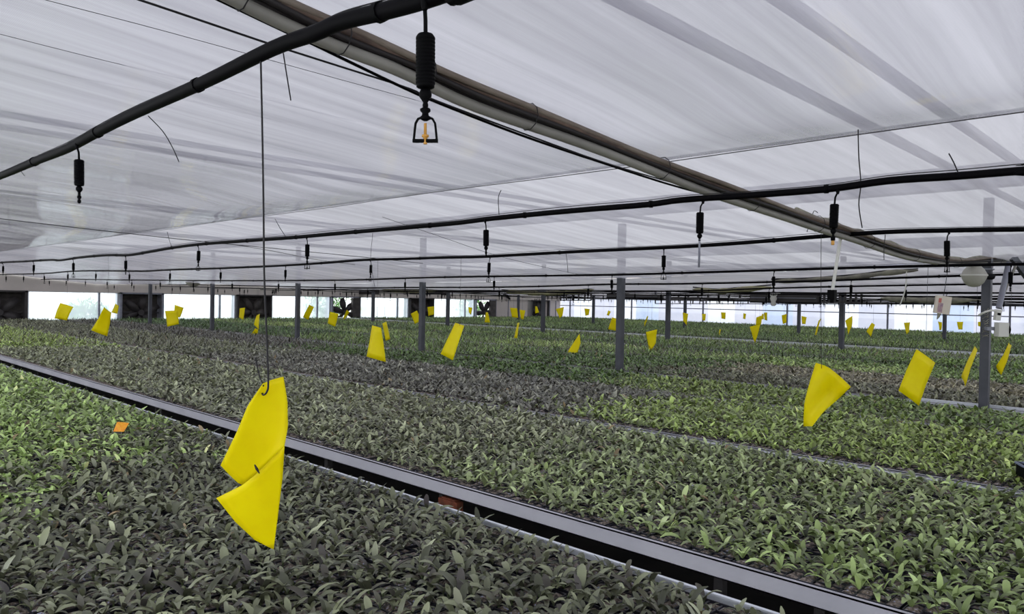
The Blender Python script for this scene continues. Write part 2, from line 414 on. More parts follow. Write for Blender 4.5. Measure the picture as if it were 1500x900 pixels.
# ground layer of substrate below and beyond the modelled trays
for bi in (0, 1, 2):
    a, b = BEN[bi]; wd = b-a
    MB().box((.03, BU0, RIM-.0335), (wd-.03, BU1, RIM-.0325+.001)).build('substrate', M['soil'], benches[bi])
    mb = MB().box((.03, 8.6 if bi == 0 else 7.4, RIM-.03), (wd-.03, BU1, RIM-.006)); mb.build('substrate', M['soil'], benches[bi])

# ================================================================== SEEDLINGS
def n2(x, y, s, k=0):
    return (np.sin(x*s*1.7+k+np.sin(y*s*1.1+k*1.3)*1.4)+np.sin(y*s*2.3+k*2.1+np.sin(x*s*1.9)*1.2)+np.sin((x+y)*s*3.9+k))/3
DUST = np.array([.232, .250, .150]); LIME = np.array([.33, .43, .125]); DARK = np.array([.060, .105, .035])
GREEN = np.array([.135, .220, .060]); BROWN = np.array([.22, .19, .15]); GREY = np.array([.195, .195, .155]); SAGE = np.array([.265, .345, .125])
def zone(x, y):
    """plant colour by where it stands: varieties occupy blocks of the benches, mixing a little where they meet; some shade is put in too"""
    n = len(x); c = np.tile(DUST, (n, 1)); r = np.random.default_rng(n+3)
    y = y + r.normal(0, .35, n) + n2(x, y, 1.1, 2)*.5
    def setc(mask, col): c[mask] = col
    b1 = x < 2.2
    setc(b1, DUST*.85); setc(b1 & (y > 2.8+1.15*x) & (y < 15), LIME*1.05+np.array([.015, .035, .03])); setc(b1 & (y < 1.2), DUST*.8)
    b2 = (x >= 2.2) & (x < 4.35)
    setc(b2, DUST*1.1); setc(b2 & (y < 3.0), SAGE*.6+DUST*.5); setc(b2 & (y < 1.3), SAGE*.9); setc(b2 & (y > 13.5) & (y < 21), LIME*.9); setc(b2 & (y >= 21), GREY*.8)
    b3 = (x >= 4.35) & (x < 6.33)
    setc(b3, GREY*1.05); setc(b3 & (y < 3.9), LIME*.85); setc(b3 & (y > 10.5), DUST*.8)
    b4 = (x >= 6.33) & (x < 7.85)
    setc(b4, GREEN*.75); setc(b4 & (y < 4.8), LIME*.7); setc(b4 & (y < 2.2), GREEN*.6+LIME*.3); setc(b4 & (y > 12), GREY*.7)
    b5 = (x >= 7.85) & (x < 10.4)
    setc(b5, GREEN*.85); setc(b5 & (y < 5.2), BROWN*.7+DARK*.6); setc(b5 & (y < 5.2) & (x > 8.9), BROWN*1.1+SAGE*.2); setc(b5 & (y > 9), GREEN*.8+LIME*.2); setc(b5 & (y > 15), DARK*1.6)
    b6 = (x >= 10.4) & (x < 13)
    setc(b6, GREEN*.75+SAGE*.35); setc(b6 & (n2(x, y, .5, 5) > .2), SAGE*1.0+LIME*.2); setc(b6 & (x > 12.2), GREEN*.7)
    b7 = (x >= 13) & (x < 16.7)
    setc(b7, GREEN*.9+LIME*.25); setc(b7 & (n2(x, y, .6, 9) > .1), DARK*1.5+GREY*.3); setc(b7 & (x > 15.4), SAGE*.9)
    b8 = x >= 16.7
    setc(b8, GREEN*.95); setc(b8 & (n2(x, y, .45, 1) > .15), GREEN*.7+LIME*.35); setc(b8 & (x < 17.6), DARK*.8)  # strip beyond the aisle darkened: aisle shadow put into the leaf colour
    return c*(1+.20*n2(x, y, 2.3, 4)[:, None])*np.where(x > 2.2, 1.22, 1.12)[:, None]  # nearest bench kept lower: its weaker light is put into the leaf colour

def leaves_mesh(px, py, pz, nl, segs, L0, W0, cup, seed, cols, erect=(.75, 1.25)):
    """all leaves of many plants as arrays; returns verts, quads, colours"""
    r = np.random.default_rng(seed); n = len(px)
    N = n*nl
    X = np.repeat(px, nl); Y = np.repeat(py, nl); Z = np.repeat(pz, nl); C = np.repeat(cols, nl, axis=0)
    k = np.tile(np.arange(nl), n); az0 = np.repeat(r.uniform(0, 2*PI, n), nl)
    az = az0 + k*(2*PI/nl if nl < 4 else 2.4) + r.uniform(-.4, .4, N)
    sc = np.repeat(r.uniform(.8, 1.2, n), nl)*r.uniform(.65, 1.2, N)
    L = L0*sc; W = W0*sc*r.uniform(.8, 1.15, N)
    e0 = r.uniform(erect[0], erect[1], N); drop = r.uniform(.5, 1.9, N)
    tint = 1+r.normal(0, .36, (N, 1)); C = C*np.clip(tint, .25, 2.1)
    yl = r.random(N) < .012; C[yl] = np.array([.30, .22, .11])*r.uniform(.6, 1.2, (yl.sum(), 1))
    pal = r.random(N) < .14; C[pal] = C[pal]*1.35+np.array([.05, .05, .055])
    dk = r.random(N) < .24; C[dk] = C[dk]*.38
    pur = r.random(N) < .10; C[pur] = C[pur]*.5+np.array([.035, .025, .026])
    ca, sa = np.cos(az), np.sin(az); side = np.stack([-sa, ca, np.zeros(N)], 1)
    rows = []; cr = []
    hx = np.zeros(N); hz = np.zeros(N); ncol = 3 if cup else 2
    tw = r.uniform(-.5, .5, N)
    for s in range(segs+1):
        t = s/segs
        if s: 
            el = e0-drop*(t-.5/segs); hx = hx+np.cos(el)*L/segs; hz = hz+np.sin(el)*L/segs
        wdt = W*(max(math.sin(PI*min(.10+.86*t, 1))**.75, .10))
        c = np.stack([X+ca*hx, Y+sa*hx, Z+hz], 1)
        sd = side.copy(); sd[:, 2] = tw*t
        if cup:
            rows += [c-sd*wdt[:, None]+np.array([0, 0, 1])*(wdt*.45)[:, None], c, c+sd*wdt[:, None]+np.array([0, 0, 1])*(wdt*.45)[:, None]]
        else: rows += [c-sd*wdt[:, None], c+sd*wdt[:, None]]
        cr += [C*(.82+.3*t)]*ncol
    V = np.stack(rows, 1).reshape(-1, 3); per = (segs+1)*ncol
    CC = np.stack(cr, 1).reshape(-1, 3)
    q = []
    for s in range(segs):
        for c in range(ncol-1):
            a = s*ncol+c; q.append([a, a+1, a+ncol+1, a+ncol])
    q = np.array(q); Q = (np.arange(N)[:, None, None]*per + q[None]).reshape(-1, 4)
    return V, Q, CC

def np_mesh(name, V, Q, C, m):
    me = bpy.data.meshes.new(name); me.vertices.add(len(V)); me.vertices.foreach_set('co', V.astype(np.float32).ravel())
    me.loops.add(Q.size); me.loops.foreach_set('vertex_index', Q.astype(np.int32).ravel())
    me.polygons.add(len(Q)); me.polygons.foreach_set('loop_start', np.arange(0, Q.size, 4, dtype=np.int32))
    me.polygons.foreach_set('loop_total', np.full(len(Q), 4, dtype=np.int32))
    me.polygons.foreach_set('use_smooth', np.ones(len(Q), dtype=bool))
    a = me.attributes.new('col', 'FLOAT_COLOR', 'POINT')
    a.data.foreach_set('color', np.concatenate([np.clip(C, 0, 1), np.ones((len(C), 1))], 1).astype(np.float32).ravel())
    me.materials.append(m); me.update(calc_edges=True); return me

def view_filter(x, y, z, mpx=260, mpy=160):
    q = np.stack([x-EYE.x, y-EYE.y, np.full_like(x, z)-EYE.z], 1)
    t = q@np.array(FW); u = CX+F_PX*(q@np.array(CAMX))/np.maximum(t, .01); v = CY-F_PX*(q@np.array(CAMY))/np.maximum(t, .01)
    return (t > .25) & (u > -mpx) & (u < 1500+mpx) & (v < 900+mpy), t, u, v

plab = ['dusty grey-green seedlings filling the nearest bench, bright green at its far left', 'grey-green seedlings filling the second bench behind the silver rail',
        'seedlings on the third bench, lime green at the right and grey at the left', 'dark green seedlings on the fourth bench, in front of the thick posts', 'seedlings on the fifth bench, brownish at the right and green at the left']
tot = 0; ind = []
for bi, (a, b) in enumerate(BEN):
    bands = [(0, 5.2, .049, 4, 4, True, .062, .0090), (5.2, 12.5, .053, 4, 2, False, .068, .0125), (12.5, 60, .078, 3, 1, False, .10, .024)]
    Vs, Qs, Cs = [], [], []; off = 0
    for (d0, d1, sp, nl, sg, cup, L0, W0) in bands:
        m = {0: .05, 1: .095, 2: .12}.get(bi, .07)
        xs = np.arange(a+m, b-.045, sp); ys = np.arange(BU0+.1, BU1-.05, sp)
        if bi == 0: xs = xs[xs < b-.06]
        gx, gy = np.meshgrid(xs, ys); gx = gx.ravel()+rng.uniform(-sp*.3, sp*.3, gx.size); gy = gy.ravel()+rng.uniform(-sp*.3, sp*.3, gy.size)
        ok, t, u, v = view_filter(gx, gy, RIM)
        if bi == 3: ok &= ~((gx > b-.14) & (gy < 2.2))
        ok &= (t >= d0) & (t < d1) & (rng.random(len(t)) > .07)
        gx, gy, t, u, v = gx[ok], gy[ok], t[ok], u[ok], v[ok]
        if bi == 0 and d0 == 0:
            vis = (u > 10) & (u < 1490) & (v < 893) & (v > 500)
            idx = np.where(vis)[0]; idx = idx[np.argsort(t[idx])][:300]
            ind = [(gx[i], gy[i]) for i in idx]; keep = np.ones(len(gx), bool); keep[idx] = False
            gx, gy = gx[keep], gy[keep]
        if not len(gx): continue
        col = zone(gx, gy)
        er = (.55, 1.4) if sp < .05 else (.55, 1.35)
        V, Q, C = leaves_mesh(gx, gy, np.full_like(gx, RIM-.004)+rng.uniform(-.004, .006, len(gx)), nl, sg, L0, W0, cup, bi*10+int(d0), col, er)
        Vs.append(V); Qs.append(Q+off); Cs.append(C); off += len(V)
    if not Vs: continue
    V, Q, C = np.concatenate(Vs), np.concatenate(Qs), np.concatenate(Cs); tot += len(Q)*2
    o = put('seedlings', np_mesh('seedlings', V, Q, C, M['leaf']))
    tag(o, plab[bi] if bi < 5 else 'distant green seedlings on the growing bench %s back from the camera' % ordn[bi], 'seedlings', kind='stuff')
print('plant tris', tot)

# the 300 nearest seedlings one by one: stem with its leaves as parts
protos = []
for k in range(10):
    col = np.tile(DUST*(.75+.05*k), (1, 1)); nl = 4
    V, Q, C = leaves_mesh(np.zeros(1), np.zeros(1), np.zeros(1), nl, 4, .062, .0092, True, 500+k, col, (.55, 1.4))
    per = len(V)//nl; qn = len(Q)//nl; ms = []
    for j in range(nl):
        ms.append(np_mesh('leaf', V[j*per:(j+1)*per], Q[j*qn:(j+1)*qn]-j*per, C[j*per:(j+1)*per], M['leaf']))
    st = MB().tube([(0, 0, -.008), (0, 0, .008), (.001, 0, .014)], [.0028, .0024, .0012], 6)
    sm = st.mesh('seedling', M['leaf']); ca = sm.attributes.new('col', 'FLOAT_COLOR', 'POINT')
    ca.data.foreach_set('color', np.tile(np.array([.12, .17, .07, 1]), (len(sm.vertices), 1)).astype(np.float32).ravel())
    protos.append((sm, ms))
for i, (x, y) in enumerate(ind):
    sm, ms = protos[(i*7+int(x*100)) % 10]
    o = put('seedling', sm, None, (x, y, RIM-.003)); o.rotation_euler.z = random.uniform(0, 2*PI); s = random.uniform(.85, 1.2); o.scale = (s, s, s)
    tag(o, 'small dusty grey-green strap-leaved seedling at the very front of the nearest bench', 'seedling', 'front seedlings of the nearest bench')
    for me in ms: put('leaf', me, o)

rz_view = math.atan2(RT.y, RT.x)
# orange tag among the leaves, terracotta brick in the gap
c = on_z(178, 626, RIM+.06)
t = thing('plant_tag', c, 'small orange and yellow tag lying on bright green leaves at left', 'tag')
mb = MB(); mb.add([(-.040,-.032,0),(.032,-.038,.012),(.040,.026,.006),(.01,.036,-.004),(-.034,.03,.01)], [(0,1,2,3,4)]); o = mb.build('card', M['tag'], t); md = o.modifiers.new('s', 'SOLIDIFY'); md.thickness = .002
MB().tube([(0, 0, -.06), (0, 0, .0)], .002, 5).build('stake', M['white'], t)
o.rotation_euler = (math.radians(50), 0, rz_view)
c = on_x(660, 738, 2.39)
t = thing('support_block', (2.39, c.y, 0), 'reddish terracotta block glimpsed in the dark gap between benches', 'block')
b_ = MB().box((-.02, -.07, c.z-.07), (.02, .07, c.z+.02)); b_.box((-.015, -.05, c.z+.02), (.015, .05, c.z+.028)); b_.build('block_top', M['brick'], t)
MB().box((-.025, -.025, 0), (.025, .025, c.z-.05)).build('block_stand', M['steel'], t)

# ================================================================== WATER PIPES
PX = [.72, 2.6, 4.4, 6.2, 8.0, 9.8] + [11.6+1.8*k for k in range(11)]
PP = {
 0: [(-60,281),(0,258),(50,237),(100,217),(150,190),(200,165),(300,120),(400,71),(458,50),(500,32),(560,17),(620,0),(700,-28),(800,-60)],
 1: [(0,385),(40,383),(75,381),(88,381.6),(117,377.5),(158,374),(188,374),(220,369),(250,363.7),(293,358),(360,353),(430,348),(500,341.7),(600,333),(667,327),(717,320.7),(783,314),(860,307),(947,300),(1000,293),(1100,286),(1213,277),(1300,265),(1400,258),(1500,250),(1600,243)],
 2: [(0,402.5),(63,401),(108,397.5),(158,397),(208,397.5),(250,395.5),(330,393),(400,390),(467,386),(533,381),(590,379.5),(650,377.5),(700,376.5),(750,374),(860,368),(1000,361.5),(1100,355),(1200,346.7),(1300,340),(1400,337.5),(1500,336),(1600,334)],
 3: [(20,408),(90,409),(150,410),(250,411),(350,411.5),(500,410.7),(620,407),(733,405),(900,402.7),(1000,400),(1120,396.5),(1233,393),(1370,389.5),(1500,387),(1600,385)],
 4: [(120,414),(200,416),(317,418),(450,420.8),(500,421.7),(620,421.5),(750,420.7),(900,416.7),(1000,416),(1200,411.7),(1350,406),(1500,401.7),(1600,399)],
 5: [(250,420),(400,423),(500,425),(750,428),(1000,426.7),(1100,423.5),(1233,420),(1370,417.5),(1500,415.7),(1600,414)],
}
pipes = []
plabs = ['thick black water pipe sweeping overhead across the top left corner', 'second black water pipe from the camera, sagging across the whole picture', 'third black water pipe from the camera, crossing the bundle near its bend',
         'fourth black water pipe from the camera, running just under the screen', 'fifth black water pipe back, level with the post tops', 'sixth black water pipe back, close to the far screens']
def pipe_z(k, y):
    P = pipes[k]
    for i in range(len(P)-1):
        a, b = P[i], P[i+1]
        if min(a.y, b.y) <= y <= max(a.y, b.y): return a.z+(b.z-a.z)*(y-a.y)/(b.y-a.y+1e-9)
    return P[0].z if abs(P[0].y-y) < abs(P[-1].y-y) else P[-1].z
for k, x in enumerate(PX):
    if k in PP:
        pts = [on_x(px, py, x) for px, py in PP[k]]
        pts = [p for p in pts if p.y < YE-.1]
        if pts[0].y < YE-.5:
            p0 = pts[0]; nn = max(1, int((YE-.1-p0.y)/1.5))
            pts = [Vector((x, p0.y+(YE-.1-p0.y)*j/nn, p0.z)) for j in range(nn, 0, -1)]+pts
        last = pts[-1]; pts.append(Vector((x, min(last.y-1.5, -1.5), last.z+.02)))
        if k == 0: pass
    else:
        z = .20-.009*(k-6)
        pts = [Vector((x, yy, EYE.z+z+.012*math.sin(yy*.9+k*2)+.006*math.sin(yy*2.7+k))) for yy in np.arange(YE-.1, -2, -1.0)]
    cur = interp(pts, 4); pipes.append(cur)
    o_ = Vector((x, 8, EYE.z))
    t = thing('water_pipe', o_, plabs[k] if k < 6 else 'distant thin black water pipe near the far wall, %s back' % ordn[min(k, 15)] if k < 16 else 'farthest thin black water pipe beside the right wall', 'pipe', 'overhead water pipes')
    r_ = .0145 if k == 0 else .0125
    loc_mb(MB().tube(cur, r_, 12 if k < 3 else 6), o_).build('pipe', M['pipe'], t)
    if k < 6:   # carrier wire along the top with ties
        wp = [Vector((p.x+.004, p.y, p.z+r_+.003+.006*(.5+.5*math.sin(p.y*3.1+k)))) for p in cur]
        loc_mb(MB().tube(wp, .0016 if k else .0014, 5), o_).build('carrier_wire', M['wire'], t)
        for yy in np.arange(.3, min(14, YE), .72 if k < 2 else 1.74):
            z = pipe_z(k, yy)
            loc_mb(MB().tube([(x, yy-.006, z), (x, yy+.006, z)], r_+.0028, 10), o_).build('tie', M['black'], t)
pipe_th = [o for o in S.objects if o.name.startswith('water_pipe')]

# ================================================================== SPRINKLERS
def spr_proto(kind, near=True):
    """hangs from the origin down: feed tube, ribbed weight, valve, bridge with nozzle"""
    t = thing('sprinkler', (0, 0, 0), 'x', 'sprinkler')
    MB().tube([(0, -.012, .006), (0, -.010, -.008), (0, -.002, -.022), (0, 0, -.045)], .0032, 8).build('feed_tube', M['black'], t)
    MB().lathe([(-.012, .004), (-.004, .006), (.004, .006), (.01, .004)], (0, -.012, 0), 8).build('tapping', M['black'], t)
    pr = [(-.044, .004), (-.045, .012), (-.048, .0140)]
    nz = 13
    for i in range(nz):
        z = -.050-i*.0057; pr += [(z, .0150), (z-.0028, .0150), (z-.0034, .0137), (z-.0052, .0137)]
    pr += [(-.126, .0140), (-.128, .010), (-.129, .004)]
    MB().lathe(pr, n=16).build('weight', M['black'], t)
    MB().lathe([(-.128, .004), (-.131, .008), (-.136, .0098), (-.141, .0095), (-.146, .006), (-.150, .0035), (-.153, .0045), (-.156, .0045), (-.158, .003)], n=12).build('valve', M['black'], t)
    if kind == 'bridge':
        MB().lathe([(-.157, .003), (-.160, .0082), (-.163, .0082), (-.166, .005), (-.170, .0055), (-.174, .010), (-.178, .0035)], n=10).build('collar', M['black'], t)
        b = MB()
        for s in (-1, 1):
            b.tube([(s*.004, 0, -.172), (s*.011, 0, -.175), (s*.0150, 0, -.182), (s*.0162, 0, -.192), (s*.0178, 0, -.209)], .0020, 6)
        b.bar((-.0195, 0, -.209), (.0195, 0, -.209), .005, .005)
        b.build('bridge', M['black'], t)
        MB().lathe([(-.182, .0022), (-.199, .0024), (-.200, .0055), (-.203, .0055), (-.204, .003), (-.214, .003)], n=8).build('nozzle', M['amber' if near else 'black'], t)
    elif kind == 'plain':
        MB().lathe([(-.157, .003), (-.160, .006), (-.166, .0065), (-.170, .003), (-.174, .0055), (-.180, .0055), (-.184, .002)], n=8).build('nozzle', M['black'], t)
    elif kind == 'amber':
        MB().lathe([(-.156, .0075), (-.170, .0075), (-.171, .005)], n=10).build('collar', M['black'], t)
        MB().lathe([(-.170, .005), (-.178, .0055), (-.184, .0055), (-.186, .003)], n=8).build('nozzle', M['amber'], t)
    elif kind == 'stick':
        MB().lathe([(-.150, .004), (-.26, .0042), (-.262, .001)], n=8).build('drop_tube', M['steel'], t)
    return t
P_ = {k: spr_proto(k) for k in ('bridge', 'plain', 'amber', 'stick')}
P_['bridge_dark'] = spr_proto('bridge', False)
used = set()
def place_spr(kind, x, y, z, rz, label, group, hscale=1):
    o = P_[kind] if kind not in used else dup(P_[kind]); used.add(kind)
    o.location = (x, y, z); o.rotation_euler = (random.uniform(-.03, .03), random.uniform(-.03, .03), rz); o.scale = (1, 1, hscale)
    tag(o, label, 'sprinkler', group); return o
FACE = math.atan2(RT.y, RT.x)    # bridge spread square to the aisle view
cnt = 0
special = {(0, 0): ('bridge', 'large sprinkler with ribbed black weight and amber nozzle hanging nearest the camera'), (0, 1): ('plain', 'black sprinkler without bridge under the thick pipe at upper left'),
           (1, 0): ('amber', 'black sprinkler with pale nozzle tip hanging beside the bend of the bundle'), (1, 1): ('plain', 'black sprinkler hanging from the second pipe just left of centre'),
           (1, 2): ('bridge', 'black sprinkler with open bridge, right of the long card wire on the second pipe'), (1, 3): ('bridge', 'black sprinkler on the second pipe, left of the long card wire'),
           (2, 0): ('bridge', 'black sprinkler with open bridge, right of the bundle on the third pipe'), (2, 1): ('bridge', 'black sprinkler with bridge left of the tall post near centre, third pipe'),
           (2, 2): ('bridge', 'black sprinkler with pale bridge straight below another one near picture centre')}
for k, x in enumerate(PX):
    y0 = {0: .90, 1: .99, 2: 1.09, 3: 1.13}.get(k, 1.12); n = 0
    y = y0
    while y < YE-.6:
        z = pipe_z(k, y)-.010
        p = proj((x, y, z-.1))
        if -30 < p[0] < 1530 and p[1] > -40 and cnt < 292:
            kind, lab = special.get((k, n), (None, None)); rz = FACE+random.uniform(-.5, .5)
            if k == 0: rz = FACE
            if kind is None:
                kind = 'bridge' if (n*5+k*3) % 7 < 2 else 'plain'
                if k < 6: lab = 'black sprinkler, %s from the right along the %s water pipe from the camera' % (ordn[n] if n < 16 else 'last', ordn[k]); gr = 'sprinklers on the nearer pipes'
                else: lab = 'tiny black sprinkler silhouette under the distant pipes along the far walls'; gr = 'distant sprinklers'
            else: gr = 'sprinklers on the nearer pipes'
            if kind == 'bridge' and k: kind = 'bridge_dark'
            place_spr(kind, x, y, z, rz, lab, gr); cnt += 1
        y += 1.74; n += 1
p = on_x(1026, 290, 2.6)
place_spr('stick', 2.6, p.y, pipe_z(1, p.y)-.01, 0, 'thin drop tube with a small weight between the second and third pipes, right of centre', 'sprinklers on the nearer pipes')
for k in P_:
    if k not in used: bpy.data.objects.remove(P_[k])
print('sprinklers', cnt)

# ================================================================== CABLE BUNDLE and cables
UB = 1.6
bp_ = [(300,-40),(380,0),(500,55),(600,98),(700,142),(850,200),(1000,258),(1100,295),(1180,322),(1240,342),(1300,363),(1350,376),(1400,384),(1445,381),(1500,378)]
base = interp([on_y(px, py, UB) for px, py in bp_], 4)
t = thing('conduit_bundle', base[10], 'thick bundle of conduits and rusty bars sagging from top centre to right post', 'conduits')
o_ = base[10]
lay = [('conduit', 'bundle_a', .0165, (0, 0, -.026), 'light grey conduit along the underside'), ('steel_bar', 'bundle_b', .0135, (0, -.012, .012), 'rusty brown bar on top'),
       ('hose', 'bundle_c', .0125, (0, .006, -.006), 'dark hose in the middle'), ('hose', 'bundle_c', .0085, (0, -.020, -.004), 'thin dark hose'),
       ('conduit', 'bundle_d', .0100, (0, -.026, .018), 'brownish conduit at the top edge')]
for j, (nm, mt, r_, of, lb) in enumerate(lay):
    pts = [p+Vector(of)*(1 if j != 5 else 1+.7*math.sin(i*.35))+Vector((0, .004*math.sin(i*.5+j), .003*math.sin(i*.7+j*2))) for i, p in enumerate(base)]
    o = loc_mb(MB().tube(pts, r_, 10), o_).build(nm, M[mt], t); o['label'] = lb
for i in range(3, len(base)-2, 5):
    d = (base[i+1]-base[i]).normalized()
    pts = []
    for a in range(11):
        th = 2*PI*a/10; pts.append(base[i]+Vector((0, 1, 0))*math.cos(th)*.040+d.cross(Vector((0, 1, 0)))*math.sin(th)*.043-Vector((0, .006, .003)))
    pts.append(pts[-1]+Vector((0, .01, .03)))
    loc_mb(MB().tube(pts, .0016, 5), o_).build('wire_tie', M['wire'], t)
# gathered cloth lying along the last stretch
pts = [p+Vector((0, -.015, .026+.006*math.sin(i*1.9))) for i, p in enumerate(base) if p.x > 3.6]
loc_mb(MB().tube(pts, [.012+.005*math.sin(i*2.3) for i in range(len(pts))], 8), o_).build('gathered_cloth', M['rag'], t)

def cable(name, pts, r_, label, cat, m='wire', n=4, ns=6):
    cu = interp(pts, n); o_ = cu[0]
    return tag(loc_mb(MB().tube(cu, r_, ns), o_).build(name, M[m], None, o_), label, cat)
cable('cable', [on_y(px, py, 1.78) for px, py in [(150,-18),(205,0),(300,32),(400,66),(500,98),(600,130),(640,148),(800,208),(900,243),(1000,272)]], .0028, 'thin black cable passing over the thick pipe at top left', 'cable')
cable('cable', [on_y(px, py, 1.70) for px, py in [(200,-58),(260,-29),(321,0),(373,25),(426,50),(455,63),(525,97),(594,130),(640,150),(760,197),(880,238),(1000,276),(1090,297)]], .0042, 'black twin cable running close below the bundle of conduits', 'cable', 'black')
for (uu, pl, r_, lab) in [
    (2.4, [(-20,-25),(67,0),(250,48),(500,117),(640,155)], .0010, 'fine dark string under the screen at top left, nearest the cable'),
    (3.1, [(-20,44),(0,50),(150,88),(285,120),(520,178)], .0010, 'fine dark string under the screen through the upper left'),
    (3.6, [(-20,80),(0,86),(120,115),(235,138),(420,180)], .0009, 'fine dark string low in the upper left of the screen'),
    (7.0, [(-20,318),(0,320.5),(140,337),(287,353),(400,364),(533,377),(620,386)], .0030, 'long thin string under the screen above the left sprinklers'),
    (7.6, [(340,358),(400,368),(460,380),(520,388)], .0025, 'short thin string under the screen left of centre'),
    (5.2, [(560,318),(640,345),(740,378),(860,405)], .0018, 'thin string under the screen crossing the second pipe near centre')]:
    cable('string', [on_y(px, py, uu) for px, py in pl], r_, lab, 'string', ns=4)
# cord along the free edge of the near screen
cable('edge_cord', [Vector((3.21, yy, EYE.z+.712+.004*math.sin(yy*2))) for yy in np.arange(-2, 20, .8)], .0022, 'thin dark cord along the free edge of the near screen', 'cord', ns=4)

# hangers and wire tails (x plane index, top px, bottom px)
hang = [([(383,93),(384,200),(386,300)], None), ([(1257,190),(1258,230),(1261,270),(1258,300),(1263,334)], (2.62, 'thin bent hanger wire from the screen edge down to the bundle bend')),
        ([(546,290),(546,340),(543,380),(549,420)], (4.35, 'fine hanger wire crossing two pipes left of centre')),
        ([(217,170),(238,192),(252,215),(262,237)], (.72, 'curved loose wire tail below the thick pipe at left')),
        ([(415,78),(420,110),(426,147)], (.72, 'straight short wire tail below the thick pipe near the cables')),
        ([(30,250),(36,258)], (.72, 'tiny wire tail below the thick pipe at far left')),
        ([(1390,225),(1397,238),(1404,254)], (2.6, 'short wire tail standing above the second pipe at right')),
        ([(731,315),(730,290),(734,279)], (2.6, 'thin hooked wire standing on the second pipe near centre')),
        ([(245,340),(248,352),(252,363)], (2.6, 'short wire tail on the second pipe at left')),
        ([(403,321),(410,334),(418,346)], (2.6, 'short wire tail above the second pipe beside the long card wire')),
        ([(829,371),(831,385),(832,400)], (4.4, 'short hanger wire below the third pipe right of centre')),
        ([(1198,312),(1193,309),(1190,315),(1182,340)], (4.0, 'looped wire end just left of the bundle bend')),
        ([(1297,344),(1295,362),(1295,381)], (4.4, 'short dark wire tail under the third pipe at right'))]
for pl, inf in hang:
    if inf is None: continue
    cable('wire', [on_x(px, py, inf[0]) for px, py in pl], .0013 if inf[0] < 2 else .0020, inf[1], 'wire', ns=5)

# ================================================================== YELLOW STICKY CARDS
def coons(Lc, Rc, Tc, Bc, nu, nv):
    """surface from four boundary curves of 3-D points"""
    def ev(P, t):
        s = t*(len(P)-1); i = min(int(s), len(P)-2); return P[i].lerp(P[i+1], s-i)
    g = []
    for j in range(nv+1):
        v = j/nv; row = []
        for i in range(nu+1):
            u = i/nu
            p = ev(Lc, v)*(1-u)+ev(Rc, v)*u+ev(Tc, u)*(1-v)+ev(Bc, u)*v
            p -= Tc[0]*(1-u)*(1-v)+Tc[-1]*u*(1-v)+Bc[0]*(1-u)*v+Bc[-1]*u*v
            row.append(p)
        g.append(row)
    return g
def grid_mb(g, mb=None):
    mb = mb or MB(); nv = len(g)-1; nu = len(g[0])-1
    mb.add([p for r in g for p in r], [(j*(nu+1)+i, j*(nu+1)+i+1, (j+1)*(nu+1)+i+1, (j+1)*(nu+1)+i) for j in range(nv) for i in range(nu)], True); return mb
# the big near one, twisted so its lower flap shows the back
dN = proj(on_x(383, 300, .72))[2]
def A(px, py, o=0): return at_d(px, py, dN+o)
fold = [A(353,712,.02), A(375,695,.03), A(396,674,.035), A(417,653,.03)]
upper = coons([A(385,562,-.02), A(363,594,-.03), A(346,635,-.035), A(323,682,-.02)], [A(415,552,.02), A(421,587,.03), A(422,625,.035), fold[3]],
              [A(385,562,-.02), A(400,556,0), A(415,552,.02)], [A(323,682,-.02), A(338,698,0), fold[0], fold[1], fold[2], fold[3]], 12, 14)
lowr = coons([A(317,730,.075), A(345,765,.10), A(373,791,.13), A(394,802,.15)], [fold[3], A(414,700,.07), A(408,750,.11), A(401,805,.15)],
             [A(317,730,.075), fold[0]+ray(353,712)*.045, fold[1]+ray(375,695)*.02, fold[2]+ray(396,674)*.006, fold[3]], [A(394,802,.15), A(401,805,.15)], 12, 12)
top = A(383, 572, -.02)
t = thing('sticky_card', top, 'large twisted yellow sticky card hanging on a long wire nearest the camera', 'sticky trap', 'yellow sticky cards')
o = loc_mb(grid_mb(lowr, grid_mb(upper)), top).build('card', M['yellow'], t); md = o.modifiers.new('s', 'SOLIDIFY'); md.thickness = .0008
pk = Vector(top); yz = on_x(382, 90, .72)
hk = [A(382,90), A(384,180,-.005), A(386,300,-.01), A(387,400,-.02), A(391,500,-.03), A(393,560,-.035), A(391,574,-.035), A(386,579,-.03), A(384,576,-.01)]
loc_mb(MB().tube(interp(hk, 4), .0019, 6), top).build('wire', M['wire'], t)
loc_mb(MB().tube(interp([A(374,524,0), A(380,550,0), A(386,566,-.02)], 3), .0014, 5), top).build('wire_tail', M['wire'], t)
loc_mb(MB().tube([A(373,681,-.012), A(376,687,-.012), A(380,694,-.012)], [.0012, .0028, .001], 6), top).build('trapped_insect', M['wire'], t)

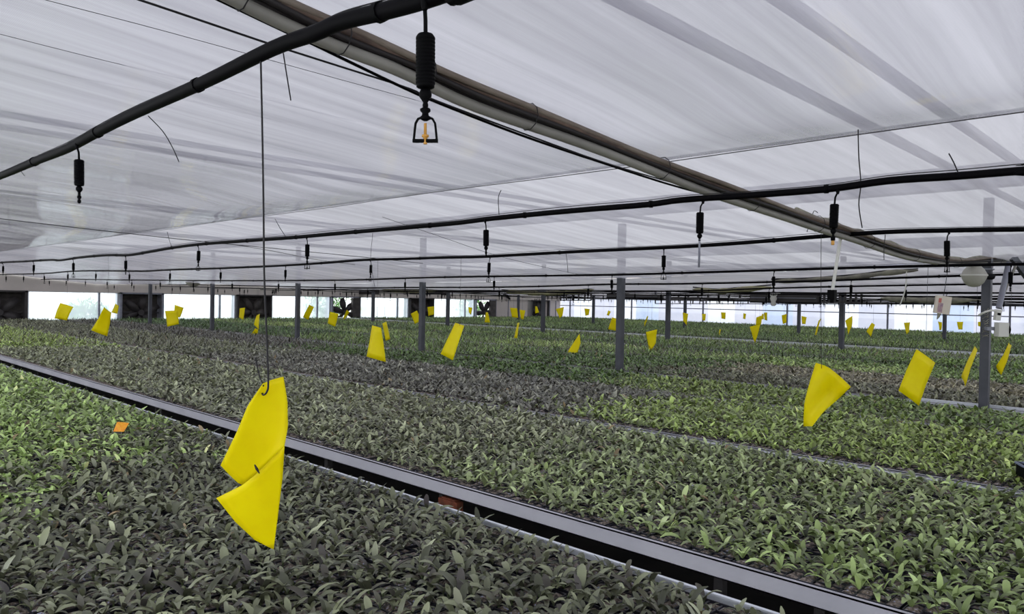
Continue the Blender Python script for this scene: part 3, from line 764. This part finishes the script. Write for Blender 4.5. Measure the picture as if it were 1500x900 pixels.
CARDS = [  # TL, TR, BR, BL in photograph pixels, label
 (1195,531.7, 1246.7,567, 1190,625, 1176.7,625, 'curled fan-shaped yellow card, the largest at the right'),
 (1342.5,511.7, 1370,531.7, 1346,595, 1316,572.5, 'flat tilted yellow card just right of the curled fan-shaped one'),
 (1428,507.5, 1431.7,514, 1414,566.7, 1408,551.7, 'narrow yellow card edge-on just left of the thick right post'),
 (1478,501.7, 1481.7,506, 1466.7,550, 1459,536.7, 'narrow yellow card just right of the thick right post'),
 (545.2,476.8, 558.4,480.4, 565.4,530.8, 537,522.7, 'tall yellow card left of the post left of centre, in front of another'),
 (560,474, 566,471.4, 571.6,497, 565,500, 'slim yellow card half hidden behind the tall card'),
 (667,473, 680,477.4, 663.4,528.4, 645.4,518.8, 'twisted yellow card right of the post left of centre'),
 (152.5,450, 163,458, 157,493, 133.5,484, 'large twisted yellow card below the first window at left'),
 (169,445, 174,448, 172,460, 163,458, 'small yellow card behind the large twisted card at left'),
 (88.3,444, 107.5,450, 98,470, 79.7,466.7, 'square-looking yellow card farthest to the left'),
 (241.7,455.8, 260,455, 262,475, 245,479, 'yellow card in front of the second window from the left'),
 (256,446.7, 269,451, 264,465, 254,464, 'tilted yellow card just behind the one before the second window'),
 (376,462, 380.5,460, 379,484, 372,476, 'upper slim yellow card just left of the long near wire'),
 (374,481, 378,483, 376,506.5, 361.7,498, 'flared yellow card just left of the long near wire'),
 (351,452, 359,451, 356.5,469, 350,465, 'small yellow card against the dark pinwheel fan at left'),
 (453,446.7, 460,450, 451.7,469, 443.7,465, 'slim yellow card right of the third window post'),
 (483,456.7, 496,460, 491,479, 480,474, 'yellow card just left of the open fan'),
 (508,454, 512,457.5, 504,469, 503,465, 'sliver of a yellow card below the open fan hub'),
 (525,444, 529.7,453, 527,459, 519,451, 'small yellow card at the right side of the open fan'),
 (601.7,460, 610.8,455, 617.5,470, 607.5,475, 'tilted yellow card touching the left side of the post left of centre'),
 (626,450, 636,449, 636,461, 627.5,463, 'small square yellow card right of the post left of centre'),
 (686,450, 692,451, 690,461.7, 686.7,458, 'tiny yellow card left of the second green fan'),
 (711.7,457.5, 715,458, 718,473, 710,472.5, 'flared yellow card below the second green fan'),
 (747,451, 757.5,451.7, 759,466, 750,465, 'yellow card left of a pair before the beige wall'),
 (761,454, 769.7,455, 766.7,469, 763,467, 'yellow card right of a pair before the beige wall'),
 (784,449, 786.7,449, 789.7,458, 783.8,459.5, 'tiny yellow card in front of the small dark fan'),
 (758,473, 760.8,473, 757.5,496, 753,495, 'narrow yellow card edge-on at picture centre'),
 (814,453, 826,450, 824,463, 820,466.7, 'yellow card at the corner of the beige wall'),
 (849,489, 850.5,503, 843,526.7, 830.7,516.7, 'pointed yellow card left of the tall post right of centre'),
 (896.7,465, 906.7,468, 901.7,485, 890.8,482.5, 'tilted yellow card touching the tall post right of centre'),
 (891,455, 894.7,456.7, 892,463, 888.7,461.7, 'tiny yellow card above the tilted one beside the tall post'),
 (856,452, 864,453, 862.5,461.7, 857.5,463, 'small yellow card before the pale wall left of the tall post'),
 (946,486.7, 962.7,482.7, 960.7,503, 951.7,516.7, 'yellow card tapering down just right of the tall post'),
 (948,463, 949.7,464, 944,479, 943.7,473, 'thin yellow card edge-on above the tapering one'),
 (1000,458, 1008,460, 1006,477, 1001,471, 'small yellow card beside the second-row post right of the tall post'),
 (883,466.7, 884.5,467.5, 883,478, 881,475, 'very thin yellow card left of the tilted one by the tall post'),
 (1098,479, 1114,475, 1106,503, 1103,495, 'pointed yellow card hanging below a cluster of small ones'),
 (1108,465, 1117,462, 1115,475, 1107,477, 'yellow card at the middle of the small cluster'),
 (1119,458, 1124,458, 1124,470, 1120,469, 'yellow card at the right of the small cluster'),
 (1056,457.5, 1063,458, 1062.5,468, 1056.7,467, 'small yellow card left of the cluster, before the pale wall'),
 (1145,462, 1152.5,460, 1152,473, 1146.7,475, 'small yellow card below the white-wrapped heater end'),
 (1174,463, 1181.7,465, 1180,475, 1175,475, 'small yellow card right of the second-row post under the heater'),
 (1054,483, 1056,482.5, 1052.5,498, 1050.5,499, 'thin pale yellow card edge-on left of the pointed card'),
 (1199,470, 1203,466, 1196,491, 1193.5,491, 'thin yellow card edge-on left of the slanting white tube'),
 (1089,459, 1093,460, 1092,468, 1088.5,467, 'tiny yellow card just left of the small cluster'),
 (1238,470, 1248.5,463, 1248,478, 1242.5,491, 'twisted yellow card right of the slanting white tube'),
 (1277,473, 1281.7,476, 1276,494, 1269,486, 'orange-tinged yellow card right of the slanting tube'),
 (1324,473, 1333,472.5, 1332,486, 1328,490, 'yellow card left of the cream hanging card'),
 (1374,471, 1380,472.5, 1379,484, 1376,484, 'small yellow card right below the cream hanging card'),
 (1401.7,471.7, 1411,471.7, 1410,483, 1404,483, 'small yellow card between the cream card and the thick post'),
 (1432.5,471.7, 1438,471.7, 1436.7,479, 1433,478, 'tiny pale yellow card left of the thick post'),
 (1028,460, 1034,460, 1033,470, 1029,470, 'faint yellow card before the wall, first right of the tall post'),
 (1116,460, 1119,460, 1119,468, 1116,468, 'tiny yellow card behind the small cluster'),
]
LC, WC = .31, .19
for ci, c in enumerate(CARDS):
    q = [(c[0], c[1]), (c[2], c[3]), (c[4], c[5]), (c[6], c[7])]
    mt = ((q[0][0]+q[1][0])/2, (q[0][1]+q[1][1])/2); mbm = ((q[2][0]+q[3][0])/2, (q[2][1]+q[3][1])/2)
    ln = math.hypot(mt[0]-mbm[0], mt[1]-mbm[1]); d = LC*F_PX/ln
    # hang it from the nearest pipe at about that distance
    rx = ray(*mt).x; k = min(range(len(PX)), key=lambda i: abs(PX[i]/rx-d)); x = PX[k]; dd = x/rx
    wpx = math.hypot(q[0][0]-q[1][0], q[0][1]-q[1][1])*.5+math.hypot(q[2][0]-q[3][0], q[2][1]-q[3][1])*.5
    Wt = WC*F_PX/dd; off = .5*math.sqrt(max(Wt*Wt-wpx*wpx, 0))/F_PX*dd; off = min(off, .08)*(1 if ci % 2 else -1)
    tl, tr, br, bl = at_d(*q[0], dd-off), at_d(*q[1], dd+off), at_d(*q[2], dd+off*.7), at_d(*q[3], dd-off*.7)
    bend = (.012 if ci % 3 else -.018)
    def cur(a, b, s): return [a, a.lerp(b, .5)+FW*s, b]
    if ci == 0:
        L_ = [tl, at_d(1186, 560, dd), at_d(1178, 590, dd), bl]; R_ = [tr, at_d(1228, 585, dd+.05), at_d(1205, 605, dd+.03), br]
        T_ = [tl, at_d(1212, 537, dd), at_d(1230, 551, dd+.03), tr]
        g = coons(L_, R_, T_, [bl, br], 8, 10)
    else:
        g = coons(cur(tl, bl, bend), cur(tr, br, bend), cur(tl, tr, -bend), cur(bl, br, -bend), 5, 6)
    top = tl.lerp(tr, .5) if ci else at_d(1203, 536, dd)
    t = thing('sticky_card', top, c[8], 'sticky trap', 'yellow sticky cards')
    o = loc_mb(grid_mb(g), top).build('card', M['yellow'], t); md = o.modifiers.new('s', 'SOLIDIFY'); md.thickness = .001
    pz = pipe_z(k, top.y)
    up_ = Vector((x, top.y, pz)) if ci else on_y(1203, 330, UB)
    pts = [top+Vector((0, 0, -.012))+FW*-.004, top+Vector((.002, 0, .02)), top.lerp(up_, .5)+Vector((.006, .004, 0)), up_]
    loc_mb(MB().tube(interp(pts, 3), .0013 if dd < 8 else .0018, 4), top).build('wire', M['wire'], t)

# ================================================================== EXHAUST FANS in the end wall
fl = ['fan hidden at the far left of the end wall', 'dark louvred exhaust fan at the left edge of the end wall', 'grey louvred exhaust fan with a post in front, second from left', 'dark exhaust fan with a pinwheel of blades, third from left', 'open exhaust fan with greenery showing between its blades',
      'exhaust fan half hidden behind the post left of centre', 'open exhaust fan with green outside, right of the brightest window', 'small dark exhaust fan in the beige wall by the corner']
def fan(k, x):
    t = thing('exhaust_fan', (x+FW_/2, YE, .40), fl[k], 'fan', 'exhaust fans in the end wall'); h = ZF0-.40; w2 = FW_/2
    hs = MB().box((-w2, -.12, 0), (-w2+.07, .34, h)).box((w2-.07, -.12, 0), (w2, .34, h)).box((-w2, -.12, 0), (w2, .34, .06)).box((-w2, -.12, h-.05), (w2, .34, h))
    hs.build('housing', M['steel' if k in (2, 4, 6) else 'dark'], t)
    zc = h/2
    MB().tube([(0, -.04, zc), (0, .08, zc)], .10, 12).build('hub', M['dark'], t)
    MB().tube([(0, .10, zc), (0, .26, zc)], .11, 12).build('motor', M['teal' if k == 2 else 'dark'], t)
    bl_ = MB(); r1 = .62
    bl_.add([(.05, -.03, -.05), (.07, .03, .06), (r1*.55, .05, .15), (r1, .04, .10), (r1, -.02, -.06), (r1*.55, -.04, -.10)], [(0, 1, 2, 5), (5, 2, 3, 4)], True)
    me = bl_.mesh('blade', M['dark' if k != 3 else 'louvre'])
    for j in range(6):
        b = put('blade', me, t, (0, .02, zc)); b.rotation_euler.y = j*PI/3+.35*k
        b.modifiers.new('s', 'SOLIDIFY').thickness = .006
    MB().bar((-w2+.05, .16, zc), (w2-.05, .16, zc), .03, .04).build('motor_mount', M['dark'], t)
    if k not in (4, 6):
        sl = MB().bar((-w2+.07, 0, 0), (w2-.07, 0, 0), .012, .128, up=Vector((0, .35, .94))).mesh('slat', M['louvre'])
        z = .12
        while z < h-.06: put('slat', sl, t, (0, .30, z)); z += .115
    else:
        MB().box((w2-.40, -.13, .0), (w2-.04, .02, h*.96)).build('side_shutter', M['louvre'], t)
for k, x in enumerate(FAN): 
    if k: fan(k, x)

# greenery outside the open fans
def bush(x, y, r_, h, label):
    t = thing('shrub', (x, y, -.12), label, 'shrub', 'shrubs outside the fans')
    MB().tube([(0, 0, 0), (.05, 0, h*.5), (0, .05, h*.8)], [.07, .05, .02], 6).build('trunk', M['bark'], t)
    n = 900; r = np.random.default_rng(int(x*10)); p = r.normal(0, 1, (n, 3)); p /= np.linalg.norm(p, axis=1)[:, None]; p *= r.uniform(.4, 1, (n, 1))
    V, Q, C = leaves_mesh(p[:, 0]*r_, p[:, 1]*r_, h*.62+p[:, 2]*h*.42, 3, 1, .16, .06, False, int(x*7), np.tile(np.array([.16, .42, .07]), (n, 1)))
    put('foliage', np_mesh('foliage', V, Q, C, M['leaf']), t)
bush(18.0, 29.2, 1.1, 2.4, 'bright green shrub seen through the open fan left of centre')
bush(27.2, 29.6, 1.0, 2.4, 'bright green shrub seen through the fan near the beige wall')
bush(8.3, 29.5, .8, 1.55, 'low shrub outside the leftmost window')

# ================================================================== FITTINGS ROUND THE RIGHT POST
px_, py_ = 7.8, 1.6
# reflector lamp
c = at_d(1427, 404, 6.35)
t = thing('reflector_lamp', c, 'round cream double-dome lamp clamped left of the thick right post', 'lamp')
r_ = .098
MB().lathe([(-.098, .012), (-.09, .045), (-.06, .075), (-.02, .093), (0, r_), (.006, r_)], n=20).build('lower_shade', M['cream'], t)
MB().lathe([(.006, r_+.003), (.02, .094), (.055, .075), (.085, .045), (.095, .02), (.10, .01)], n=20).build('upper_shade', M['cream'], t)
MB().lathe([(-.002, r_+.005), (.008, r_+.005)], n=20).build('rim_band', M['white'], t)
cp = at_d(1446, 405, 6.42)-c
MB().tube([cp*.75, cp*1.05, cp*1.4], .028, 8).build('clamp', M['black'], t)
# white box, socket
c = at_d(1467, 483, 6.45)
t = thing('junction_box', c, 'white square junction box with black socket on the right post', 'box')
def cam_box(mb, c0, a, b, dep):   # box square to the post line, sized in metres
    mb.box((a[0], -dep, a[1]), (b[0], dep, b[1])); return mb
rz = math.atan2(RT.y, RT.x)
o = MB().box((-.046, -.03, -.062), (.046, .03, .062)).build('box_body', M['white'], t); 
o = MB().box((-.043, -.034, -.059), (.043, -.03, .059)).build('box_lid', M['white'], t)
o = MB().tube([(.045, 0, 0), (.058, 0, 0), (.068, 0, 0)], [.045, .04, .02], 12).build('socket', M['black'], t)
t.rotation_euler.z = rz
MB().box((-.11, .02, -.01), (.0, .07, .02)).build('bracket', M['steel'], t)
c = at_d(1461, 462, 6.45)
t2 = thing('small_box', c, 'small pale tilted switch box above the white junction box', 'box')
MB().box((-.020, -.02, -.045), (.022, .02, .050)).build('box_body', M['white'], t2)
MB().box((-.014, -.023, .0), (.014, -.02, .02)).build('switch', M['black'], t2)
t2.rotation_euler = (0, .12, rz)
a_, b_ = at_d(1478, 385, 6.5), at_d(1463, 452, 6.45)
t3 = thing('conduit', b_, 'slanting grey conduit beside the thick right post', 'conduit')
loc_mb(MB().tube([a_, a_.lerp(b_, .5), b_], .024, 8), b_).build('tube', M['steel'], t3)
loc_mb(MB().tube([a_+Vector((.05, -.05, 0)), a_.lerp(b_, .5)+Vector((.02, -.02, 0)), b_+Vector((0, 0, .02))], .012, 6), b_).build('thin_tube', M['bundle_a'], t3)
cable('wire', [at_d(1434, 462, 6.4), at_d(1442, 458, 6.35), at_d(1452, 455, 6.35), at_d(1459, 456, 6.4)], .009, 'pale wire looped round the thick right post', 'wire', 'white')
tag(loc_mb(MB().bar(at_d(1484, 378, 6.6), at_d(1510, 412, 6.6), .05, .05), at_d(1510, 412, 6.6)).build('brace', M['post'], None, at_d(1510, 412, 6.6)), 'dark diagonal brace right of the thick right post', 'brace')
# web of twine on the post
mb = MB()
for i in range(14):
    a = at_d(1441+random.uniform(-3, 2), 455+i*3, 6.5); b = at_d(1448, 452+i*3.2, 6.57); mb.tube([a, a.lerp(b, .5)+Vector((0, 0, random.uniform(-.02, .02))), b], .0035, 4)
tag(loc_mb(mb, at_d(1444, 480, 6.4)).build('twine', M['rag'], None, at_d(1444, 480, 6.4)), 'frayed greyish twine hanging on the left side of the right post', 'twine', kind='stuff')
# slanting white tube to a dark coupling
a_, b_ = at_d(1232, 344, 4.3), at_d(1219, 428, 4.3)
t = thing('drop_tube', b_, 'slanting pale tube from the bundle bend to a dark coupling', 'tube')
loc_mb(MB().tube([a_, b_], .0095, 10), b_).build('tube', M['white'], t)
loc_mb(MB().box(tuple(b_-Vector((.02, .02, .045))), tuple(b_+Vector((.02, .02, .012)))).tube([b_+Vector((-.0, .0, -.045)), b_+Vector((0, 0, -.065))], .012, 8), b_).build('coupling', M['black'], t)
loc_mb(MB().tube([a_+Vector((0, 0, -.012)), a_+Vector((0, 0, .03))], .013, 8), b_).build('top_joint', M['bundle_a'], t)
# cream hanging card
c = at_d(1380, 447, 5.2)
t = thing('hanging_card', c, 'cream card with smudged purple print hanging left of the right post', 'card')
mb = MB(); mb.box((-.048, -.012, -.062), (.052, .012, .062)); o = mb.build('card', M['card'], t)
MB().box((-.030, -.0135, -.055), (.002, -.012, .012)).build('print', M['ink'], t)
MB().box((-.030, -.0137, .014), (-.012, -.012, .045)).build('print', M['inkred'], t)
MB().tube([(-.01, 0, -.062), (-.012, 0, -.085), (-.018, 0, -.105)], [.012, .009, .003], 6).build('tassel', M['rag'], t)
MB().tube([(0, 0, .06), (.002, 0, .13), (0, 0, .36)], .002, 5).build('wire', M['wire'], t)
t.rotation_euler = (0, .12, rz-.2)
# pale curled strap
cable('strap', [on_x(1328, 398, 8.0), on_x(1327, 418, 8.0), on_x(1324, 432, 8.0), on_x(1318, 448, 8.0)], .0055, 'pale curled strap hanging left of the cream card', 'strap', 'white')

# ================================================================== DARK UNITS AND TRUSSES UNDER THE FAR SCREEN (second row of posts)
XT = 15.1
def yz(px, py, x=XT): return on_x(px, py, x)
def heater(pa, pb, ptop, pbot, label, x=XT, wrap=None):
    a = yz(pa, ptop, x); b = yz(pb, pbot, x); y0, y1 = sorted((a.y, b.y)); z0, z1 = sorted((a.z, b.z)); 
    t = thing('overhead_heater', (x, (y0+y1)/2, (z0+z1)/2), label, 'heater', 'dark units under the far screen'); hy, hz = (y1-y0)/2, (z1-z0)/2
    MB().box((-.12, -hy, -hz), (.12, hy, hz)).build('housing', M['dark'], t)
    MB().box((-.135, -hy*.97, -hz*.15), (-.12, hy*.97, -hz*.02)).build('seam', M['steel'], t)
    MB().box((-.14, -hy, -hz-.02), (.14, hy, -hz+.005)).build('base_flange', M['black'], t)
    for s in (-1, 1): MB().box((-.02, s*hy*.8-.015, hz), (.02, s*hy*.8+.015, hz+.10)).build('hanger', M['steel'], t)
    return t
heater(1103, 1200, 429, 444, 'long dark overhead unit right of centre with a pale wrap')
heater(893, 968, 431, 437.5, 'dark overhead unit just right of the tall post')
heater(509, 552, 423, 431, 'dark overhead unit above the open fan', 18.0)
heater(604, 620, 426, 431, 'small dark overhead unit left of the post left of centre', 18.0)
heater(628, 655, 425, 431, 'small dark overhead unit right of the post left of centre', 18.0)
c = yz(1133, 438, 14.85)
t = thing('plastic_wrap', c, 'crumpled white plastic wrapped round the long dark overhead unit', 'wrap')
MB().lathe([(-.15, .03), (-.12, .06), (-.06, .045), (0, .07), (.05, .055), (.10, .08), (.13, .03)], n=9).build('wrap_body', M['white'], t)
MB().tube([(0, 0, .10), (.0, -.14, .12)], [.05, .02], 6).build('loose_end', M['white'], t)
# lattice girders
def girder(pa, pb, ptop, pbot, x, label, n=6):
    a = yz(pa, (ptop+pbot)/2, x); b = yz(pb, (ptop+pbot)/2, x); h = abs(yz(pa, ptop, x).z-yz(pa, pbot, x).z)
    t = thing('lattice_girder', ((a+b)/2), label, 'girder', 'lattice girders under the far screen'); o_ = (a+b)/2
    loc_mb(MB().bar(a+ZU*h/2, b+ZU*h/2, .04, .03), o_).build('top_chord', M['dark'], t)
    loc_mb(MB().bar(a-ZU*h/2, b-ZU*h/2, .04, .03), o_).build('bottom_chord', M['dark'], t)
    for fr_ in (.15, .5, .85):
        p = a.lerp(b, fr_); loc_mb(MB().tube([p+ZU*h/2, p+ZU*(h/2+.30)], .006, 5), o_).build('hanger', M['wire'], t)
    for i in range(n+1):
        p = a.lerp(b, i/n); loc_mb(MB().bar(p-ZU*h/2, p+ZU*h/2, .035, .035, up=Vector((1, 0, 0))), o_).build('strut', M['dark'], t)
girder(821, 866, 431, 440, 17.2, 'short dark lattice girder before the corner of the beige wall', 5)
girder(1200, 1262, 430, 443, 15.1, 'lattice girder right of the long dark overhead unit', 8)
girder(1450, 1262, 427, 430, 15.1, 'slim girder running to the right behind the thick post', 10)
girder(650, 820, 425, 428, 15.1, 'slim lattice girder left of the tall post, near the screen', 12)
girder(980, 1100, 432, 437, 17.2, 'slim lattice girder left of the long dark overhead unit', 8)
girder(960, 1440, 440, 445, 24.6, 'long slim girder just above the pale right wall', 20)
# gathered cloth rolls hanging in the valleys
def roll(pl, x, r_, m, label):
    cu = interp([on_x(px, py, x) for px, py in pl], 5); o_ = cu[len(cu)//2]
    t = thing('gathered_screen', o_, label, 'screen cloth', 'gathered screen cloths')
    loc_mb(MB().tube(cu, [r_*(.7+.45*abs(math.sin(i*.7)))*min(1, .25+i*.3, .25+(len(cu)-1-i)*.3) for i in range(len(cu))], 8), o_).build('cloth', M[m], t)
    loc_mb(MB().tube([p+ZU*r_*.8 for p in cu], .012, 5), o_).build('cord', M['wire'], t)
roll([(735,427),(770,429),(800,430),(840,428),(870,425)], 14.0, .055, 'olive', 'olive stained gathered cloth left of the tall post under the screen')
roll([(1015,424),(1050,427),(1080,425),(1130,421)], 12.5, .05, 'olive', 'yellowish gathered cloth right of the tall post under the screen')
roll([(1130,412),(1180,411),(1250,406),(1300,400),(1345,396)], 9.0, .03, 'rag', 'pale gathered cloth sagging above the far pipes at right')
roll([(560,425),(600,427),(650,426)], 15.0, .05, 'olive', 'olive gathered cloth left of centre under the screen')
roll([(860,419),(960,425),(1100,422)], 15.0, .035, 'rag', 'greyish gathered cloth behind the tall post')
roll([(1290,437),(1350,440),(1440,440)], 15.0, .06, 'rag', 'greyish gathered cloth above the right wall')

# spare heater lamp seen through the left screen
c = on_x(283, 413, 7.6)
t = thing('reflector_lamp', c, 'small round lamp hanging under the screen at left, between two posts', 'lamp')
MB().lathe([(-.12, .05), (-.09, .13), (-.03, .17), (0, .18), (.01, .18)], n=14).build('lower_shade', M['cream'], t)
MB().lathe([(.01, .18), (.05, .13), (.09, .05), (.10, .01)], n=14).build('upper_shade', M['cream'], t)
# black crate corner at the right edge
c = on_z(1545, 712, RIM)
t = thing('plastic_crate', (c.x, c.y, RIM-.002), 'corner of a black plastic crate at the right edge of the picture', 'crate')
hb = MB(); W_, H_ = .16, .085
for a0, b0 in (((-W_,-.12,0),(-W_+.006,.12,H_)), ((W_-.006,-.12,0),(W_,.12,H_)), ((-W_,-.12,0),(W_,-.114,H_)), ((-W_,.114,0),(W_,.12,H_)), ((-W_,-.12,0),(W_,.12,.006))): hb.box(a0, b0)
hb.build('crate_body', M['black'], t)
rb = MB()
for a0, b0 in (((-W_-.006,-.126,H_-.01),(-W_+.006,.126,H_)), ((W_-.006,-.126,H_-.01),(W_+.006,.126,H_)), ((-W_,-.126,H_-.01),(W_,-.114,H_)), ((-W_,.114,H_-.01),(W_,.126,H_))): rb.box(a0, b0)
rb.build('crate_rim', M['tray_blue'], t)
t.rotation_euler.z = .5
